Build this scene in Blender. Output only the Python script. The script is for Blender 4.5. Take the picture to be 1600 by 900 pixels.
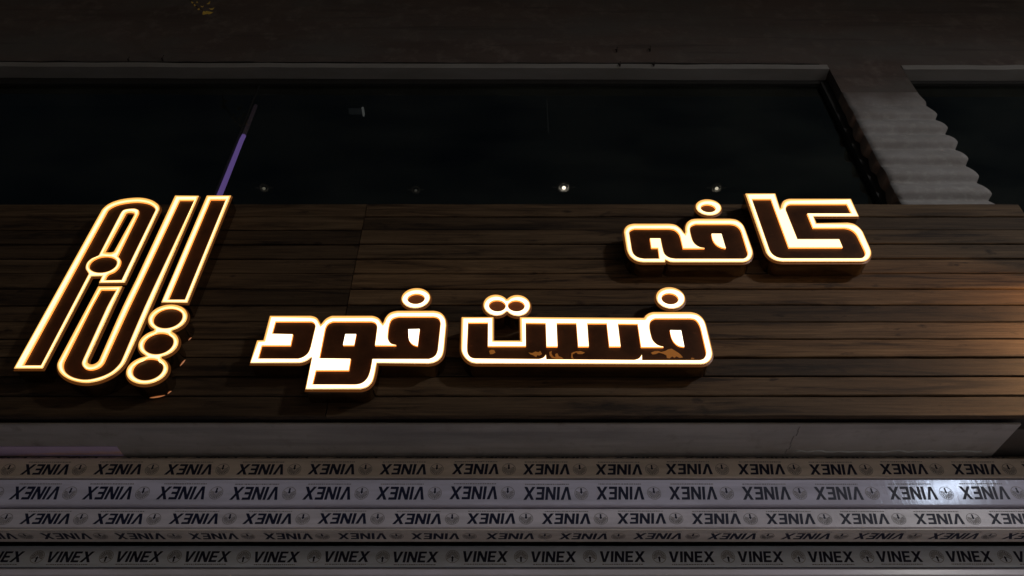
import bpy, bmesh, math, random
from mathutils import Vector
from mathutils.geometry import tessellate_polygon
random.seed(7)
R = math.radians
S = bpy.context.scene
COL = S.collection
for o in list(bpy.data.objects): bpy.data.objects.remove(o)

# ------------------------------------------------------------------ camera, sky, sun, exposure
EYE = 1.6                       # eye height above the pavement
F, PITCH = 1160.0, R(42.2)      # focal length in photo pixels (1600 wide), upward tilt
cd = bpy.data.cameras.new('camera'); cam = bpy.data.objects.new('camera', cd); COL.objects.link(cam)
cam.location = (0, 0, EYE); cam.rotation_euler = (R(90) + PITCH, 0, 0)
cd.sensor_fit = 'HORIZONTAL'; cd.sensor_width = 36; cd.lens = F / 1600 * 36
cd.clip_start = .05; cd.clip_end = 3000
S.camera = cam

SUN_EL, SUN_AZ = R(7), R(150)  # low weak night light from the street side, right
w = bpy.data.worlds.new('World'); S.world = w; w.use_nodes = True
nt = w.node_tree; bg = nt.nodes['Background']
sky = nt.nodes.new('ShaderNodeTexSky'); sky.sky_type = 'NISHITA'; sky.sun_disc = False
sky.sun_elevation = SUN_EL; sky.sun_rotation = SUN_AZ
nt.links.new(sky.outputs[0], bg.inputs[0]); bg.inputs[1].default_value = .0085
sd = bpy.data.lights.new('sun', 'SUN'); sun = bpy.data.objects.new('sun', sd); COL.objects.link(sun)
sd.energy = .042; sd.angle = R(28); sd.color = (1, .94, .90)
sdir = Vector((math.sin(SUN_AZ) * math.cos(SUN_EL), math.cos(SUN_AZ) * math.cos(SUN_EL), math.sin(SUN_EL)))
sun.rotation_euler = sdir.to_track_quat('Z', 'Y').to_euler()
S.view_settings.view_transform = 'Standard'; S.view_settings.look = 'None'
S.view_settings.exposure = 0; S.view_settings.gamma = 1; S.view_settings.use_curve_mapping = False
LAMP_POWER = 195.0              # street lamp across the pavement, right of the camera
WALL_LAMP_POWER = 48.0           # warm wall lantern just beyond the right end of the cladding

# ------------------------------------------------------------------ helpers
def pt(px, py, D):
    """photo pixel -> (X, Z) on the vertical plane Y = D"""
    u, v = (px - 800) / F, (450 - py) / F
    t = D / (math.cos(PITCH) - v * math.sin(PITCH))
    return (u * t, EYE + (math.sin(PITCH) + v * math.cos(PITCH)) * t)

def tag(o, label=None, cat=None, group=None, kind=None):
    if label: o['label'] = label
    if cat: o['category'] = cat
    if group: o['group'] = group
    if kind: o['kind'] = kind
    return o

def empty(name, loc, label, cat, group=None):
    o = bpy.data.objects.new(name, None); COL.objects.link(o); o.location = loc
    o.empty_display_size = .1
    return tag(o, label, cat, group)

def wloc(o):
    v = Vector(o.location)
    while o.parent: o = o.parent; v = v + Vector(o.location)
    return v

def obj(name, bm, mats, parent=None, smooth=False, recalc=True):
    if recalc: bmesh.ops.recalc_face_normals(bm, faces=bm.faces[:])
    me = bpy.data.meshes.new(name); 
    o = bpy.data.objects.new(name, me); COL.objects.link(o)
    if parent:
        o.parent = parent
        bmesh.ops.translate(bm, verts=bm.verts[:], vec=-wloc(parent))
    bm.to_mesh(me); bm.free()
    for m in (mats if isinstance(mats, (list, tuple)) else [mats]): me.materials.append(m)
    if smooth:
        for p in me.polygons: p.use_smooth = True
    return o

def box(bm, x0, x1, y0, y1, z0, z1, mi=0, bev=0):
    vs = [bm.verts.new(p) for p in ((x0,y0,z0),(x1,y0,z0),(x1,y1,z0),(x0,y1,z0),(x0,y0,z1),(x1,y0,z1),(x1,y1,z1),(x0,y1,z1))]
    fs = [bm.faces.new([vs[i] for i in q]) for q in ((0,1,5,4),(1,2,6,5),(2,3,7,6),(3,0,4,7),(4,5,6,7),(3,2,1,0))]
    for f in fs: f.material_index = mi
    if bev:
        es = list({e for f in fs for e in f.edges})
        r = bmesh.ops.bevel(bm, geom=es, offset=bev, segments=2, affect='EDGES')
        for f in r['faces']: f.material_index = mi
    return vs

def prism(bm, loops, y0, y1, mf=0, ms=0, back=True, mh=None):
    """loops of (x,z): first is outline, rest holes; front face at y0 (to the street), back at y1"""
    flat = [p for l in loops for p in l]
    tris = tessellate_polygon([[Vector((x, z, 0)) for x, z in l] for l in loops])
    a = [bm.verts.new((x, y0, z)) for x, z in flat]
    b = [bm.verts.new((x, y1, z)) for x, z in flat]
    for t in tris:
        try:
            f = bm.faces.new([a[i] for i in t]); f.material_index = mf
            if back:
                f = bm.faces.new([b[i] for i in reversed(t)]); f.material_index = ms
        except ValueError: pass
    k = 0
    for l in loops:
        n = len(l)
        for i in range(n):
            j = (i + 1) % n
            f = bm.faces.new([a[k+i], b[k+i], b[k+j], a[k+j]]); f.material_index = ms if l is loops[0] or mh is None else mh
        k += n

def tube(bm, pts, r0, r1=None, n=8, mi=0):
    r1 = r0 if r1 is None else r1
    rings = []
    for i, p in enumerate(pts):
        p = Vector(p)
        d = (Vector(pts[min(i+1, len(pts)-1)]) - Vector(pts[max(i-1, 0)])).normalized()
        up = Vector((0,0,1)) if abs(d.z) < .9 else Vector((1,0,0))
        u = d.cross(up).normalized(); v = d.cross(u)
        r = r0 + (r1 - r0) * i / (len(pts) - 1)
        rings.append([bm.verts.new(p + (u * math.cos(2*math.pi*k/n) + v * math.sin(2*math.pi*k/n)) * r) for k in range(n)])
    for a, b in zip(rings, rings[1:]):
        for k in range(n):
            bm.faces.new([a[k], a[(k+1)%n], b[(k+1)%n], b[k]]).material_index = mi
    bm.faces.new(rings[0]).material_index = mi; bm.faces.new(rings[-1]).material_index = mi

def rounded(pts, n=5):
    """polygon whose vertices may carry a corner radius: (x, y, r)"""
    out = []; m = len(pts)
    for i, p in enumerate(pts):
        if len(p) == 2: out.append((p[0], p[1])); continue
        a, b = pts[i-1], pts[(i+1) % m]; x, y, r = p
        def to(q):
            d = math.hypot(q[0]-x, q[1]-y); k = min(r, d*.5)/d
            return (x + (q[0]-x)*k, y + (q[1]-y)*k)
        s, e = to(a), to(b)
        for j in range(n+1):
            t = j/n
            out.append(((1-t)**2*s[0] + 2*t*(1-t)*x + t*t*e[0], (1-t)**2*s[1] + 2*t*(1-t)*y + t*t*e[1]))
    return out

def smooth_closed(pts, corner=38, sub=4):
    """Catmull-Rom through points where the outline turns gently; sharp corners stay sharp"""
    m = len(pts); out = []
    def ang(i):
        a, b, c = pts[i-1], pts[i], pts[(i+1) % m]
        t1 = math.atan2(b[1]-a[1], b[0]-a[0]); t2 = math.atan2(c[1]-b[1], c[0]-b[0])
        return abs(math.degrees((t2 - t1 + math.pi) % (2*math.pi) - math.pi))
    soft = [1.5 < ang(i) < corner + 22 for i in range(m)]
    for i in range(m):
        p1, p2 = pts[i], pts[(i+1) % m]; j = (i+1) % m
        out.append(p1)
        L = math.dist(p1, p2)
        if not (soft[i] or soft[j]): continue
        p0 = pts[i-1]; p3 = pts[(i+2) % m]
        l0 = max(math.dist(p0, p1), 1e-6); l3 = max(math.dist(p2, p3), 1e-6)
        # tangents, limited so long straights do not bulge
        if soft[i]:
            t = ((p2[0]-p1[0])/L + (p1[0]-p0[0])/l0, (p2[1]-p1[1])/L + (p1[1]-p0[1])/l0)
            k = math.hypot(*t) or 1; s = min(L, l0*1.2); m1 = (t[0]/k*s, t[1]/k*s)
        else: m1 = (p2[0]-p1[0], p2[1]-p1[1])
        if soft[j]:
            t = ((p3[0]-p2[0])/l3 + (p2[0]-p1[0])/L, (p3[1]-p2[1])/l3 + (p2[1]-p1[1])/L)
            k = math.hypot(*t) or 1; s = min(L, l3*1.2); m2 = (t[0]/k*s, t[1]/k*s)
        else: m2 = (p2[0]-p1[0], p2[1]-p1[1])
        # on long straights next to a curve keep the line straight
        if L > 2.2*max(l0 if soft[i] else 0, l3 if soft[j] else 0, 1e-6): continue
        for q in range(1, sub):
            t = q/sub; t2, t3 = t*t, t*t*t
            h = (2*t3-3*t2+1, t3-2*t2+t, -2*t3+3*t2, t3-t2)
            out.append(tuple(h[0]*p1[c] + h[1]*m1[c] + h[2]*p2[c] + h[3]*m2[c] for c in (0, 1)))
    return out

def ell(cx, cy, a, b, tilt=0, n=48):
    c, s = math.cos(R(tilt)), math.sin(R(tilt))
    return [(cx + a*math.cos(t)*c - b*math.sin(t)*s, cy + a*math.cos(t)*s + b*math.sin(t)*c)
            for t in (2*math.pi*i/n for i in range(n))]

def union_chain(els):
    """outline of overlapping ellipses (cx,cy,a,b,tilt), walking round them"""
    N = 96
    P = [ell(*e, n=N) for e in els]
    def inside(p, e):
        cx, cy, a, b, t = e; c, s = math.cos(R(t)), math.sin(R(t))
        dx, dy = p[0]-cx, p[1]-cy
        return ((dx*c+dy*s)/a)**2 + ((-dx*s+dy*c)/b)**2 < 1
    free = lambda p, i: not any(inside(p, e) for j, e in enumerate(els) if j != i)
    cur = 0; k = next(k for k in range(N) if free(P[0][k], 0) and free(P[0][k-1], 0)); start = (0, k); out = []
    for _ in range(N * len(els) * 2):
        p = P[cur][k % N]
        if free(p, cur): out.append(p); k += 1
        else:
            cur = next(j for j, e in enumerate(els) if j != cur and inside(p, e))
            cand = [q for q in range(N) if free(P[cur][q], cur)]
            last = out[-1]
            q = min(cand, key=lambda q: math.dist(P[cur][q], last)); k = q
        if (cur, k % N) == start: break
    return out

# ------------------------------------------------------------------ materials
MATS = {}
def mat(name, color, rough=.6, metal=0, spec=.5, bump=None, var=None):
    """var=(scale xyz, colour2, lo, hi, detail); bump=(scale xyz, strength, distance)"""
    m = bpy.data.materials.new(name); m.use_nodes = True; n = m.node_tree.nodes; L = m.node_tree.links
    b = n['Principled BSDF']; b.inputs['Base Color'].default_value = (*color, 1)
    b.inputs['Roughness'].default_value = rough; b.inputs['Metallic'].default_value = metal
    b.inputs['Specular IOR Level'].default_value = spec
    g = n.new('ShaderNodeNewGeometry')
    def noise(sc, detail=5, rgh=.6):
        mp = n.new('ShaderNodeMapping'); mp.inputs['Scale'].default_value = sc
        L.new(g.outputs['Position'], mp.inputs[0])
        t = n.new('ShaderNodeTexNoise'); t.inputs['Scale'].default_value = 1; t.inputs['Detail'].default_value = detail
        t.inputs['Roughness'].default_value = rgh; L.new(mp.outputs[0], t.inputs[0]); return t
    if var:
        prev = None
        for sc, c2, lo, hi in var:
            t = noise(sc); r = n.new('ShaderNodeMapRange'); r.inputs[1].default_value = lo; r.inputs[2].default_value = hi
            L.new(t.outputs[0], r.inputs[0])
            mx = n.new('ShaderNodeMix'); mx.data_type = 'RGBA'
            mx.inputs['A'].default_value = (*color, 1); mx.inputs['B'].default_value = (*c2, 1)
            if prev: L.new(prev, mx.inputs['A'])
            L.new(r.outputs[0], mx.inputs['Factor']); prev = mx.outputs['Result']
        L.new(prev, b.inputs['Base Color'])
    if bump:
        t = noise(bump[0]); bp = n.new('ShaderNodeBump'); bp.inputs['Strength'].default_value = bump[1]
        bp.inputs['Distance'].default_value = bump[2]; L.new(t.outputs[0], bp.inputs['Height']); L.new(bp.outputs[0], b.inputs['Normal'])
    MATS[name] = m; return m

def emit(name, color, strength=1, attr=None):
    m = bpy.data.materials.new(name); m.use_nodes = True; n = m.node_tree.nodes; L = m.node_tree.links
    b = n['Principled BSDF']; b.inputs['Base Color'].default_value = (.5,.5,.5,1); b.inputs['Roughness'].default_value = .4
    b.inputs['Emission Color'].default_value = (*color, 1); b.inputs['Emission Strength'].default_value = strength
    if attr:
        a = n.new('ShaderNodeAttribute'); a.attribute_name = attr; L.new(a.outputs['Color'], b.inputs['Emission Color'])
    MATS[name] = m; return m

def wood_mat():
    m = bpy.data.materials.new('weathered_wood'); m.use_nodes = True; n = m.node_tree.nodes; L = m.node_tree.links
    b = n['Principled BSDF']; b.inputs['Roughness'].default_value = .62; b.inputs['Specular IOR Level'].default_value = .3
    g = n.new('ShaderNodeNewGeometry'); a = n.new('ShaderNodeAttribute'); a.attribute_name = 'board'
    sep = n.new('ShaderNodeSeparateXYZ'); L.new(a.outputs['Vector'], sep.inputs[0])
    off = n.new('ShaderNodeVectorMath'); off.operation = 'ADD'
    sc = n.new('ShaderNodeVectorMath'); sc.operation = 'SCALE'; sc.inputs['Scale'].default_value = 37
    L.new(a.outputs['Vector'], sc.inputs[0]); L.new(g.outputs['Position'], off.inputs[0]); L.new(sc.outputs[0], off.inputs[1])
    def noise(s, detail, rg=.6, dist=0):
        mp = n.new('ShaderNodeMapping'); mp.inputs['Scale'].default_value = s; L.new(off.outputs[0], mp.inputs[0])
        t = n.new('ShaderNodeTexNoise'); t.inputs['Scale'].default_value = 1; t.inputs['Detail'].default_value = detail
        t.inputs['Roughness'].default_value = rg; t.inputs['Distortion'].default_value = dist
        L.new(mp.outputs[0], t.inputs[0]); return t
    def ramp(src, stops):
        r = n.new('ShaderNodeValToRGB'); e = r.color_ramp.elements
        while len(e) < len(stops): e.new(.5)
        for k, (p, c) in zip(e, stops): k.position = p; k.color = (*c, 1)
        L.new(src, r.inputs[0]); return r
    def mul(x, y, f=1):
        k = n.new('ShaderNodeMix'); k.data_type = 'RGBA'; k.blend_type = 'MULTIPLY'; k.inputs['Factor'].default_value = f
        L.new(x, k.inputs['A']); L.new(y, k.inputs['B']); return k.outputs['Result']
    grain = noise((2.2, 30, 85), 10, .78, .5)
    c = ramp(grain.outputs[0], [(.30, (.045, .029, .017)), (.42, (.125, .080, .044)), (.56, (.20, .132, .076)), (.74, (.30, .215, .135))]).outputs[0]
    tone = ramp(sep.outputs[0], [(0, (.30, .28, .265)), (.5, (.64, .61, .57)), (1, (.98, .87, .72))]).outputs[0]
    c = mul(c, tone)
    blot = noise((1.4, 6, 17), 7, .7, .8)
    c = mul(c, ramp(blot.outputs[0], [(.36, (.20, .165, .14)), (.47, (.74, .71, .68)), (.58, (1, 1, 1))]).outputs[0])
    knots = noise((9, 20, 26), 3, .5, .3)
    c = mul(c, ramp(knots.outputs[0], [(.25, (.25, .2, .17)), (.36, (1, 1, 1))]).outputs[0])
    L.new(c, b.inputs['Base Color'])
    bp = n.new('ShaderNodeBump'); bp.inputs['Strength'].default_value = .5; bp.inputs['Distance'].default_value = .004
    L.new(grain.outputs[0], bp.inputs['Height']); L.new(bp.outputs[0], b.inputs['Normal'])
    return m

def glass_mat():
    m = bpy.data.materials.new('tinted_glass'); m.use_nodes = True; n = m.node_tree.nodes; L = m.node_tree.links
    n.remove(n['Principled BSDF']); out = n['Material Output']
    t = n.new('ShaderNodeBsdfTransparent'); t.inputs[0].default_value = (.42, .42, .40, 1)
    g = n.new('ShaderNodeBsdfGlossy'); g.inputs['Roughness'].default_value = .03; g.inputs['Color'].default_value = (.75, .85, .85, 1)
    f = n.new('ShaderNodeFresnel'); f.inputs[0].default_value = 1.5
    mx = n.new('ShaderNodeMixShader'); ge = n.new('ShaderNodeNewGeometry'); bf = n.new('ShaderNodeMath'); bf.operation = 'SUBTRACT'; bf.inputs[0].default_value = 1; L.new(ge.outputs['Backfacing'], bf.inputs[1])
    ml = n.new('ShaderNodeMath'); ml.operation = 'MULTIPLY'; L.new(f.outputs[0], ml.inputs[0]); L.new(bf.outputs[0], ml.inputs[1]); L.new(ml.outputs[0], mx.inputs[0]); L.new(t.outputs[0], mx.inputs[1]); L.new(g.outputs[0], mx.inputs[2])
    g.inputs['Roughness'].default_value = .05; f.inputs[0].default_value = 1.8
    d = n.new('ShaderNodeBsdfDiffuse'); d.inputs[0].default_value = (.36, .40, .33, 1)
    tc = n.new('ShaderNodeNewGeometry'); mp = n.new('ShaderNodeMapping'); mp.inputs['Scale'].default_value = (1.2, 1, 2.2); L.new(tc.outputs['Position'], mp.inputs[0])
    tn = n.new('ShaderNodeTexNoise'); tn.inputs['Scale'].default_value = 1.4; tn.inputs['Detail'].default_value = 7; L.new(mp.outputs[0], tn.inputs[0])
    mr = n.new('ShaderNodeMapRange'); mr.inputs[1].default_value = .3; mr.inputs[2].default_value = .75; mr.inputs[3].default_value = .006; mr.inputs[4].default_value = .05; L.new(tn.outputs[0], mr.inputs[0])
    m2 = n.new('ShaderNodeMixShader'); L.new(mr.outputs[0], m2.inputs[0]); L.new(mx.outputs[0], m2.inputs[1]); L.new(d.outputs[0], m2.inputs[2])
    L.new(m2.outputs[0], out.inputs[0]); return m

STUCCO = mat('dark_stucco', (.125, .093, .082), .9, var=[((1.2, 1, 5), (.085, .062, .056), .4, .7), ((9, 9, 9), (.18, .145, .132), .5, .75), ((.7,.7,2.2), (.115,.105,.10), .45,.65), ((.9,.9,14), (.075,.06,.055), .56,.72)],
             bump=((70, 70, 70), .5, .004))
PLASTER = mat('pale_plaster', (.47, .455, .455), .85, var=[((3, 3, 3), (.38, .36, .355), .4, .7), ((.8, 9, 9), (.28, .275, .28), .48, .72), ((14, 14, 14), (.33, .31, .30), .55, .75)], bump=((40, 40, 40), .25, .003))
HEADP = mat('lit_reveal_tone', (.30, .29, .285), .85, var=[((2, 8, 8), (.25, .24, .23), .4, .65)], bump=((40, 40, 40), .3, .003))
PIERM = mat('pier_stone', (.35, .34, .345), .85, var=[((5, 5, 7), (.30, .285, .28), .4, .7), ((20, 20, 25), (.46, .45, .45), .5, .8)], bump=((45, 45, 60), .55, .006))
REVEAL = mat('reveal_brown', (.34, .22, .17), .85, var=[((6, 6, 8), (.20, .14, .11), .4, .7)])
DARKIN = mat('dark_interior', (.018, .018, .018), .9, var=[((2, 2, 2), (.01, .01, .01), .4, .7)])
FRAME = mat('dark_frame', (.016, .016, .016), .6, var=[((8, 8, 8), (.02, .02, .02), .4, .7)])
WOOD = wood_mat(); GLASS = glass_mat()
BRONZE = mat('polished_bronze', (.36, .26, .15), .18, 1.0, var=[((14, 14, 14), (.26, .18, .10), .4, .7)], bump=((18, 18, 30), .12, .002))
FACE = mat('brown_vinyl', (.060, .024, .010), .36, spec=.25, var=[((9, 9, 9), (.028, .011, .005), .42, .66), ((40, 40, 60), (.10, .042, .018), .6, .8)], bump=((30, 30, 30), .15, .002))
FACE.node_tree.nodes['Principled BSDF'].inputs['Emission Color'].default_value = (.85, .25, .07, 1)   # backlit vinyl lets a little red light through
FACE.node_tree.nodes['Principled BSDF'].inputs['Emission Strength'].default_value = .006
DOTFACE = mat('thin_brown_vinyl', (.09, .03, .012), .33, spec=.35, var=[((12, 12, 12), (.07, .024, .010), .45, .7)])
DOTFACE.node_tree.nodes['Principled BSDF'].inputs['Emission Color'].default_value = (.85, .24, .06, 1)
DOTFACE.node_tree.nodes['Principled BSDF'].inputs['Emission Strength'].default_value = .06
LIT = {'white': (3.0, 2.5, 1.75), 'cream': (1.9, 1.45, .78), 'gold': (1.9, 1.42, .68)}
LITM = {k: emit('lit_acrylic_' + k, c) for k, c in LIT.items()}
LIP = emit('amber_acrylic_edge', (1.7, .48, .075), 1)
LIPD = emit('amber_acrylic_edge_dim', (.11, .030, .004), 1)
HALO = emit('halo_glow', (.075, .022, .0035), 1)
for m_ in (HALO, LIPD, LIP): m_.node_tree.nodes['Principled BSDF'].inputs['Base Color'].default_value = (.06, .025, .01, 1)
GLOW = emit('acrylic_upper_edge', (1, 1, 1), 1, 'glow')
PEEL = emit('bare_acrylic_patch', (.20, .068, .010), 1); PEEL.node_tree.nodes['Principled BSDF'].inputs['Base Color'].default_value = (.08, .03, .01, 1)
LEAK = emit('seam_light_leak', (.36, .12, .035), 1)
VIOLET = emit('violet_tube', (.50, .30, 1.15), 1)
DIMV = emit('failing_tube_end', (.055, .034, .05), .8)
BULB = {k: emit('bulb_%s' % k, c, s) for k, c, s in (('bright', (1, .9, .8), 9), ('mid', (1, .9, .75), 3.5), ('low', (1, .93, .75), .55), ('faint', (1, .95, .85), .16))}
REFL = emit('lamp_reflector', (.30, .22, .15), .045)
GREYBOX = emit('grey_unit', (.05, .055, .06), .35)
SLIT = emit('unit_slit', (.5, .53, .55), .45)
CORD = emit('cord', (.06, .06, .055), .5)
FILMC = {'cream': (.77, .68, .62), 'blue': (.57, .56, .71), 'grey': (.64, .61, .70), 'teal': (.76, .83, .97), 'under': (.70, .65, .62)}
FILM = {k: mat('film_' + k, c, .125 if k == 'blue' else .32, spec=.07 if k == 'blue' else .2, var=[((1.5, 20, 20), tuple(v*.74 for v in c), .4, .7), ((12, 40, 50), tuple(v*.86 for v in c), .5, .7), ((2, 9, 3), tuple(v*.8 for v in c), .55, .7)],
               bump=((26, 5, 6), .22, .003)) for k, c in FILMC.items()}
PVC = mat('white_pvc', (.60, .57, .68), .22, var=[((2, 9, 9), (.46, .45, .48), .4, .7)], bump=((6, 3, 30), .1, .003))
FILM['blue'].node_tree.nodes['Principled BSDF'].inputs['Specular Tint'].default_value = (.55, .72, 1, 1)
INK = mat('navy_ink', (.010, .013, .040), .5, spec=.2, var=[((30, 30, 30), (.02, .022, .045), .5, .8), ((2.5, 2.5, 9), (.035, .04, .075), .58, .8)])
GREYINK = mat('grey_ink', (.16, .15, .16), .5, spec=.2, var=[((60, 60, 60), (.34, .32, .32), .45, .7)])
SEAM = mat('seam_shadow_gap', (.03, .027, .026), .8, var=[((9, 9, 9), (.02, .02, .02), .4, .7)])
LAV = mat('lavender_reflection', (.80, .66, 1.0), .35, var=[((.9, 9, 9), (1.0, .68, .58), .5, .58)])
BEAD = mat('sealant', (.62, .66, .68), .35, var=[((30, 30, 30), (.5, .53, .55), .4, .7)])
PAVE = mat('paving', (.50, .48, .46), .85, var=[((2, 2, 2), (.42, .40, .39), .4, .7), ((30, 30, 30), (.52, .5, .48), .5, .75)])
ASPH = mat('asphalt', (.05, .05, .052), .85, var=[((60, 60, 60), (.08, .08, .08), .5, .8)])
STEEL = mat('painted_steel', (.12, .125, .13), .45, .3, var=[((9, 9, 9), (.09, .09, .095), .4, .7)])
LENS = emit('street_lens', (.8, .9, 1), 60)
WLENS = emit('lantern_lens', (1, .55, .22), 6)
BARK = mat('bark', (.10, .065, .04), .9, var=[((60, 60, 20), (.06, .04, .025), .4, .7)])
LEAF = mat('yellow_leaf', (.85, .56, .09), .5, var=[((40, 40, 40), (.6, .45, .08), .4, .7)])
RUST = mat('rusty_iron', (.03, .022, .02), .7, var=[((50, 50, 50), (.05, .03, .02), .4, .7)])

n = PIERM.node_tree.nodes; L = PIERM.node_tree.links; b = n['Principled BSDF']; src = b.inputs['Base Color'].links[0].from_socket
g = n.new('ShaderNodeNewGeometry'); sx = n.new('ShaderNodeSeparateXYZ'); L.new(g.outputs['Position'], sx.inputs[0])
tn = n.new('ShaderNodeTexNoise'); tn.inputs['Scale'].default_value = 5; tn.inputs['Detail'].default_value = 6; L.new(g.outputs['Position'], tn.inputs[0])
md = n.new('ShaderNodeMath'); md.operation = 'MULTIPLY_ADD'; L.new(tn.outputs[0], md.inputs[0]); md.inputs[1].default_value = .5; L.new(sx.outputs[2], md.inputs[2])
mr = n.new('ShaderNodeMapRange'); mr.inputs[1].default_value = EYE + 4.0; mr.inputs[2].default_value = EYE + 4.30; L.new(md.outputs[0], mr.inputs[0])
mx = n.new('ShaderNodeMix'); mx.data_type = 'RGBA'; L.new(mr.outputs[0], mx.inputs['Factor']); L.new(src, mx.inputs['A']); mx.inputs['B'].default_value = (.15, .125, .117, 1); L.new(mx.outputs['Result'], b.inputs['Base Color'])  # pier sinks to the wall tone upwards: fading light put into the colour
# ------------------------------------------------------------------ ground
def sheet(name, x0, x1, y0, y1, z, m):
    bm = bmesh.new(); vs = [bm.verts.new(p) for p in ((x0,y0,z),(x1,y0,z),(x1,y1,z),(x0,y1,z))]; bm.faces.new(vs)
    return tag(obj(name, bm, m), kind='structure')
sheet('ground', -1500, 1500, -1500, 1500, -.15, ASPH)
bm = bmesh.new(); box(bm, -60, 60, -3.2, 14, -.6, 0, 0, .02)
tag(obj('pavement', bm, PAVE), kind='structure')

# ------------------------------------------------------------------ building
DW, DP, DF = 2.72, 2.62, 2.50             # glass, wall and pier face, wood cladding face (metres from the eye)
HL, HR = pt(0, 104, DP)[1], pt(1290, 108, DP)[1]
BX0, BX1 = -9.0, 9.0
PL, PR = 2.065, 2.539                     # pier edges
PTOP = EYE + 4.03
bld = empty('shop_building', (0, DP, 0), 'dark stuccoed shop building with wide black upper windows above the wooden sign board', 'building')

XA, XB = pt(0, 118, DP)[0], pt(1290, 128, DP)[0]
def head(x): return HL + (HR - HL) * (x - XA) / (XB - XA)
bm = bmesh.new()
SILL = EYE + 2.86
# wall above the windows (street face), in columns that follow the slightly sloping head
prism(bm, [[(BX0, head(BX0)), (PL, head(PL)), (PL, PTOP), (PR, PTOP), (PR, head(PR)+.0), (BX1, head(PR)), (BX1, EYE+7.5), (BX0, EYE+7.5)]], DP, DP+.30)
# wall behind and below the cladding
prism(bm, [[(BX0, EYE+1.60), (BX1, EYE+1.60), (BX1, SILL), (BX0, SILL)]], DP, DP+.30)
obj('wall', bm, STUCCO, bld)
# underside of the window head: light from below painted as a paler tone
def headstrip(x0, x1):
    bm = bmesh.new()
    z0, z1 = head(x0) if x0 < PL else head(PR), head(x1) if x1 < PL + .01 else head(PR)
    ys = (DP - .004, DP + .115)
    segs = 60; rnd = random.Random(3)
    rows = []
    for i in range(segs+1):
        x = x0 + (x1-x0)*i/segs; z = z0 + (z1-z0)*i/segs; j = rnd.uniform(-.0035, .0035)
        rows.append([bm.verts.new(p) for p in ((x, ys[0]+j*.3, z+.045+j*2), (x, ys[0], z-.006+j), (x, ys[1], z-.006+j*.5), (x, ys[1], z+.045))])
    for a, b in zip(rows, rows[1:]):
        for k in range(4): bm.faces.new([a[k], a[(k+1)%4], b[(k+1)%4], b[k]])
    bm.faces.new(rows[0]); bm.faces.new(rows[-1])
    return bm
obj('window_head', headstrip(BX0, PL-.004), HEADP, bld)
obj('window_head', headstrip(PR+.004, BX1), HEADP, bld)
# ragged open joint above the head strip
bm = bmesh.new(); rnd = random.Random(11)
x = BX0; rows = []
while x < PL - .03:
    t = max(.0015, rnd.gauss(.006, .004)); z = head(x) + .050 + rnd.uniform(-.002, .004)
    rows.append([bm.verts.new(p) for p in ((x, DP-.0075, z), (x, DP-.0075, z+t), (x, DP+.01, z+t), (x, DP+.01, z))]); x += rnd.uniform(.03, .16)
for a, b in zip(rows, rows[1:]):
    for k in range(4): bm.faces.new([a[k], a[(k+1)%4], b[(k+1)%4], b[k]])
bm.faces.new(rows[0]); bm.faces.new(rows[-1])
obj('open_joint', bm, SEAM, bld)

# pier of bulging stone courses
bm = bmesh.new(); per = .147; zb = EYE + 2.70; rnd = random.Random(5)
nz = int((PTOP - zb)/per*10); cols = 14
nz = int((PTOP - zb)/per*18); levels = []
for i in range(nz+1):
    z = PTOP - (PTOP - zb)*i/nz
    ph = ((PTOP - z)/per) % 1
    o = math.sin(math.pi/2*min(ph/.72, 1))**.9 if ph < .72 else math.cos(math.pi/2*(ph-.72)/.28)**1.5
    levels.append((z, o*.038*min(1, (PTOP-z)/.35), int((PTOP-z)/per)))
jit = {}
def jf(c, k):
    return jit.setdefault((c, k), rnd.uniform(-1, 1))
rings = []
for z, o, c in levels:
    ring = []
    k = o/.038
    jl, jr = jf(c, 'l')*.006*k, jf(c, 'r')*.005*k
    ring.append(bm.verts.new((PL - o*.5 + jl, DP+.16, z)))
    for q in range(cols+1):
        x = PL - o*.5 + jl + (PR - PL + o + jr - jl)*q/cols
        e = min(q, cols-q); cr = .012*k if e == 0 else 0
        ring.append(bm.verts.new((x, DP + .0005 - o + cr + jf(c, q)*.0035*k, z + jf(c, ('z', q))*.003*k)))
    ring.append(bm.verts.new((PR + o*.5 + jr, DP+.16, z)))
    rings.append(ring)
for a, b in zip(rings, rings[1:]):
    for k in range(len(a)-1):
        f = bm.faces.new([a[k], a[k+1], b[k+1], b[k]])
        f.material_index = 1 if k == 0 else 0
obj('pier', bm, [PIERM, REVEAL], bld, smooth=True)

# windows: frame, panes, mullion
def window(x0, x1, mull):
    bm = bmesh.new(); ztop = head(0) - .0
    box(bm, x0, x1, DW-.035, DW+.03, SILL, SILL+.05); box(bm, x0, x1, DW-.02, DW+.03, ztop-.055, ztop+.04)
    for x in (x0, x1-.05): box(bm, x, x+.05, DW-.035, DW+.03, SILL+.05, ztop-.055)
    fr = obj('window', bm, FRAME, bld)
    xs = [x0+.05] + mull + [x1-.05]
    for a, b in zip(xs, xs[1:]):
        bm = bmesh.new(); box(bm, a+.004, b-.004, DW, DW+.006, SILL+.05, ztop-.055); obj('pane', bm, GLASS, fr)
    for x in mull:
        bm = bmesh.new(); box(bm, x-.004, x+.004, DW-.006, DW+.012, SILL+.05, ztop-.055); obj('mullion', bm, FRAME, fr)
mulX = pt(372, 235, DW)[0] - .03
window(BX0, PL-.003, [mulX])
window(PR+.003, BX1, [])
# room behind the glass
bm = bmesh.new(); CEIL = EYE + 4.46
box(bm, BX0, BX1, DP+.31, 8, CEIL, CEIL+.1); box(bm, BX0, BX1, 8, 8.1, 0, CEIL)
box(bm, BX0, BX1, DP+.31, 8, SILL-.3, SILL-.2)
obj('room_lining', bm, DARKIN, bld)
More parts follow.
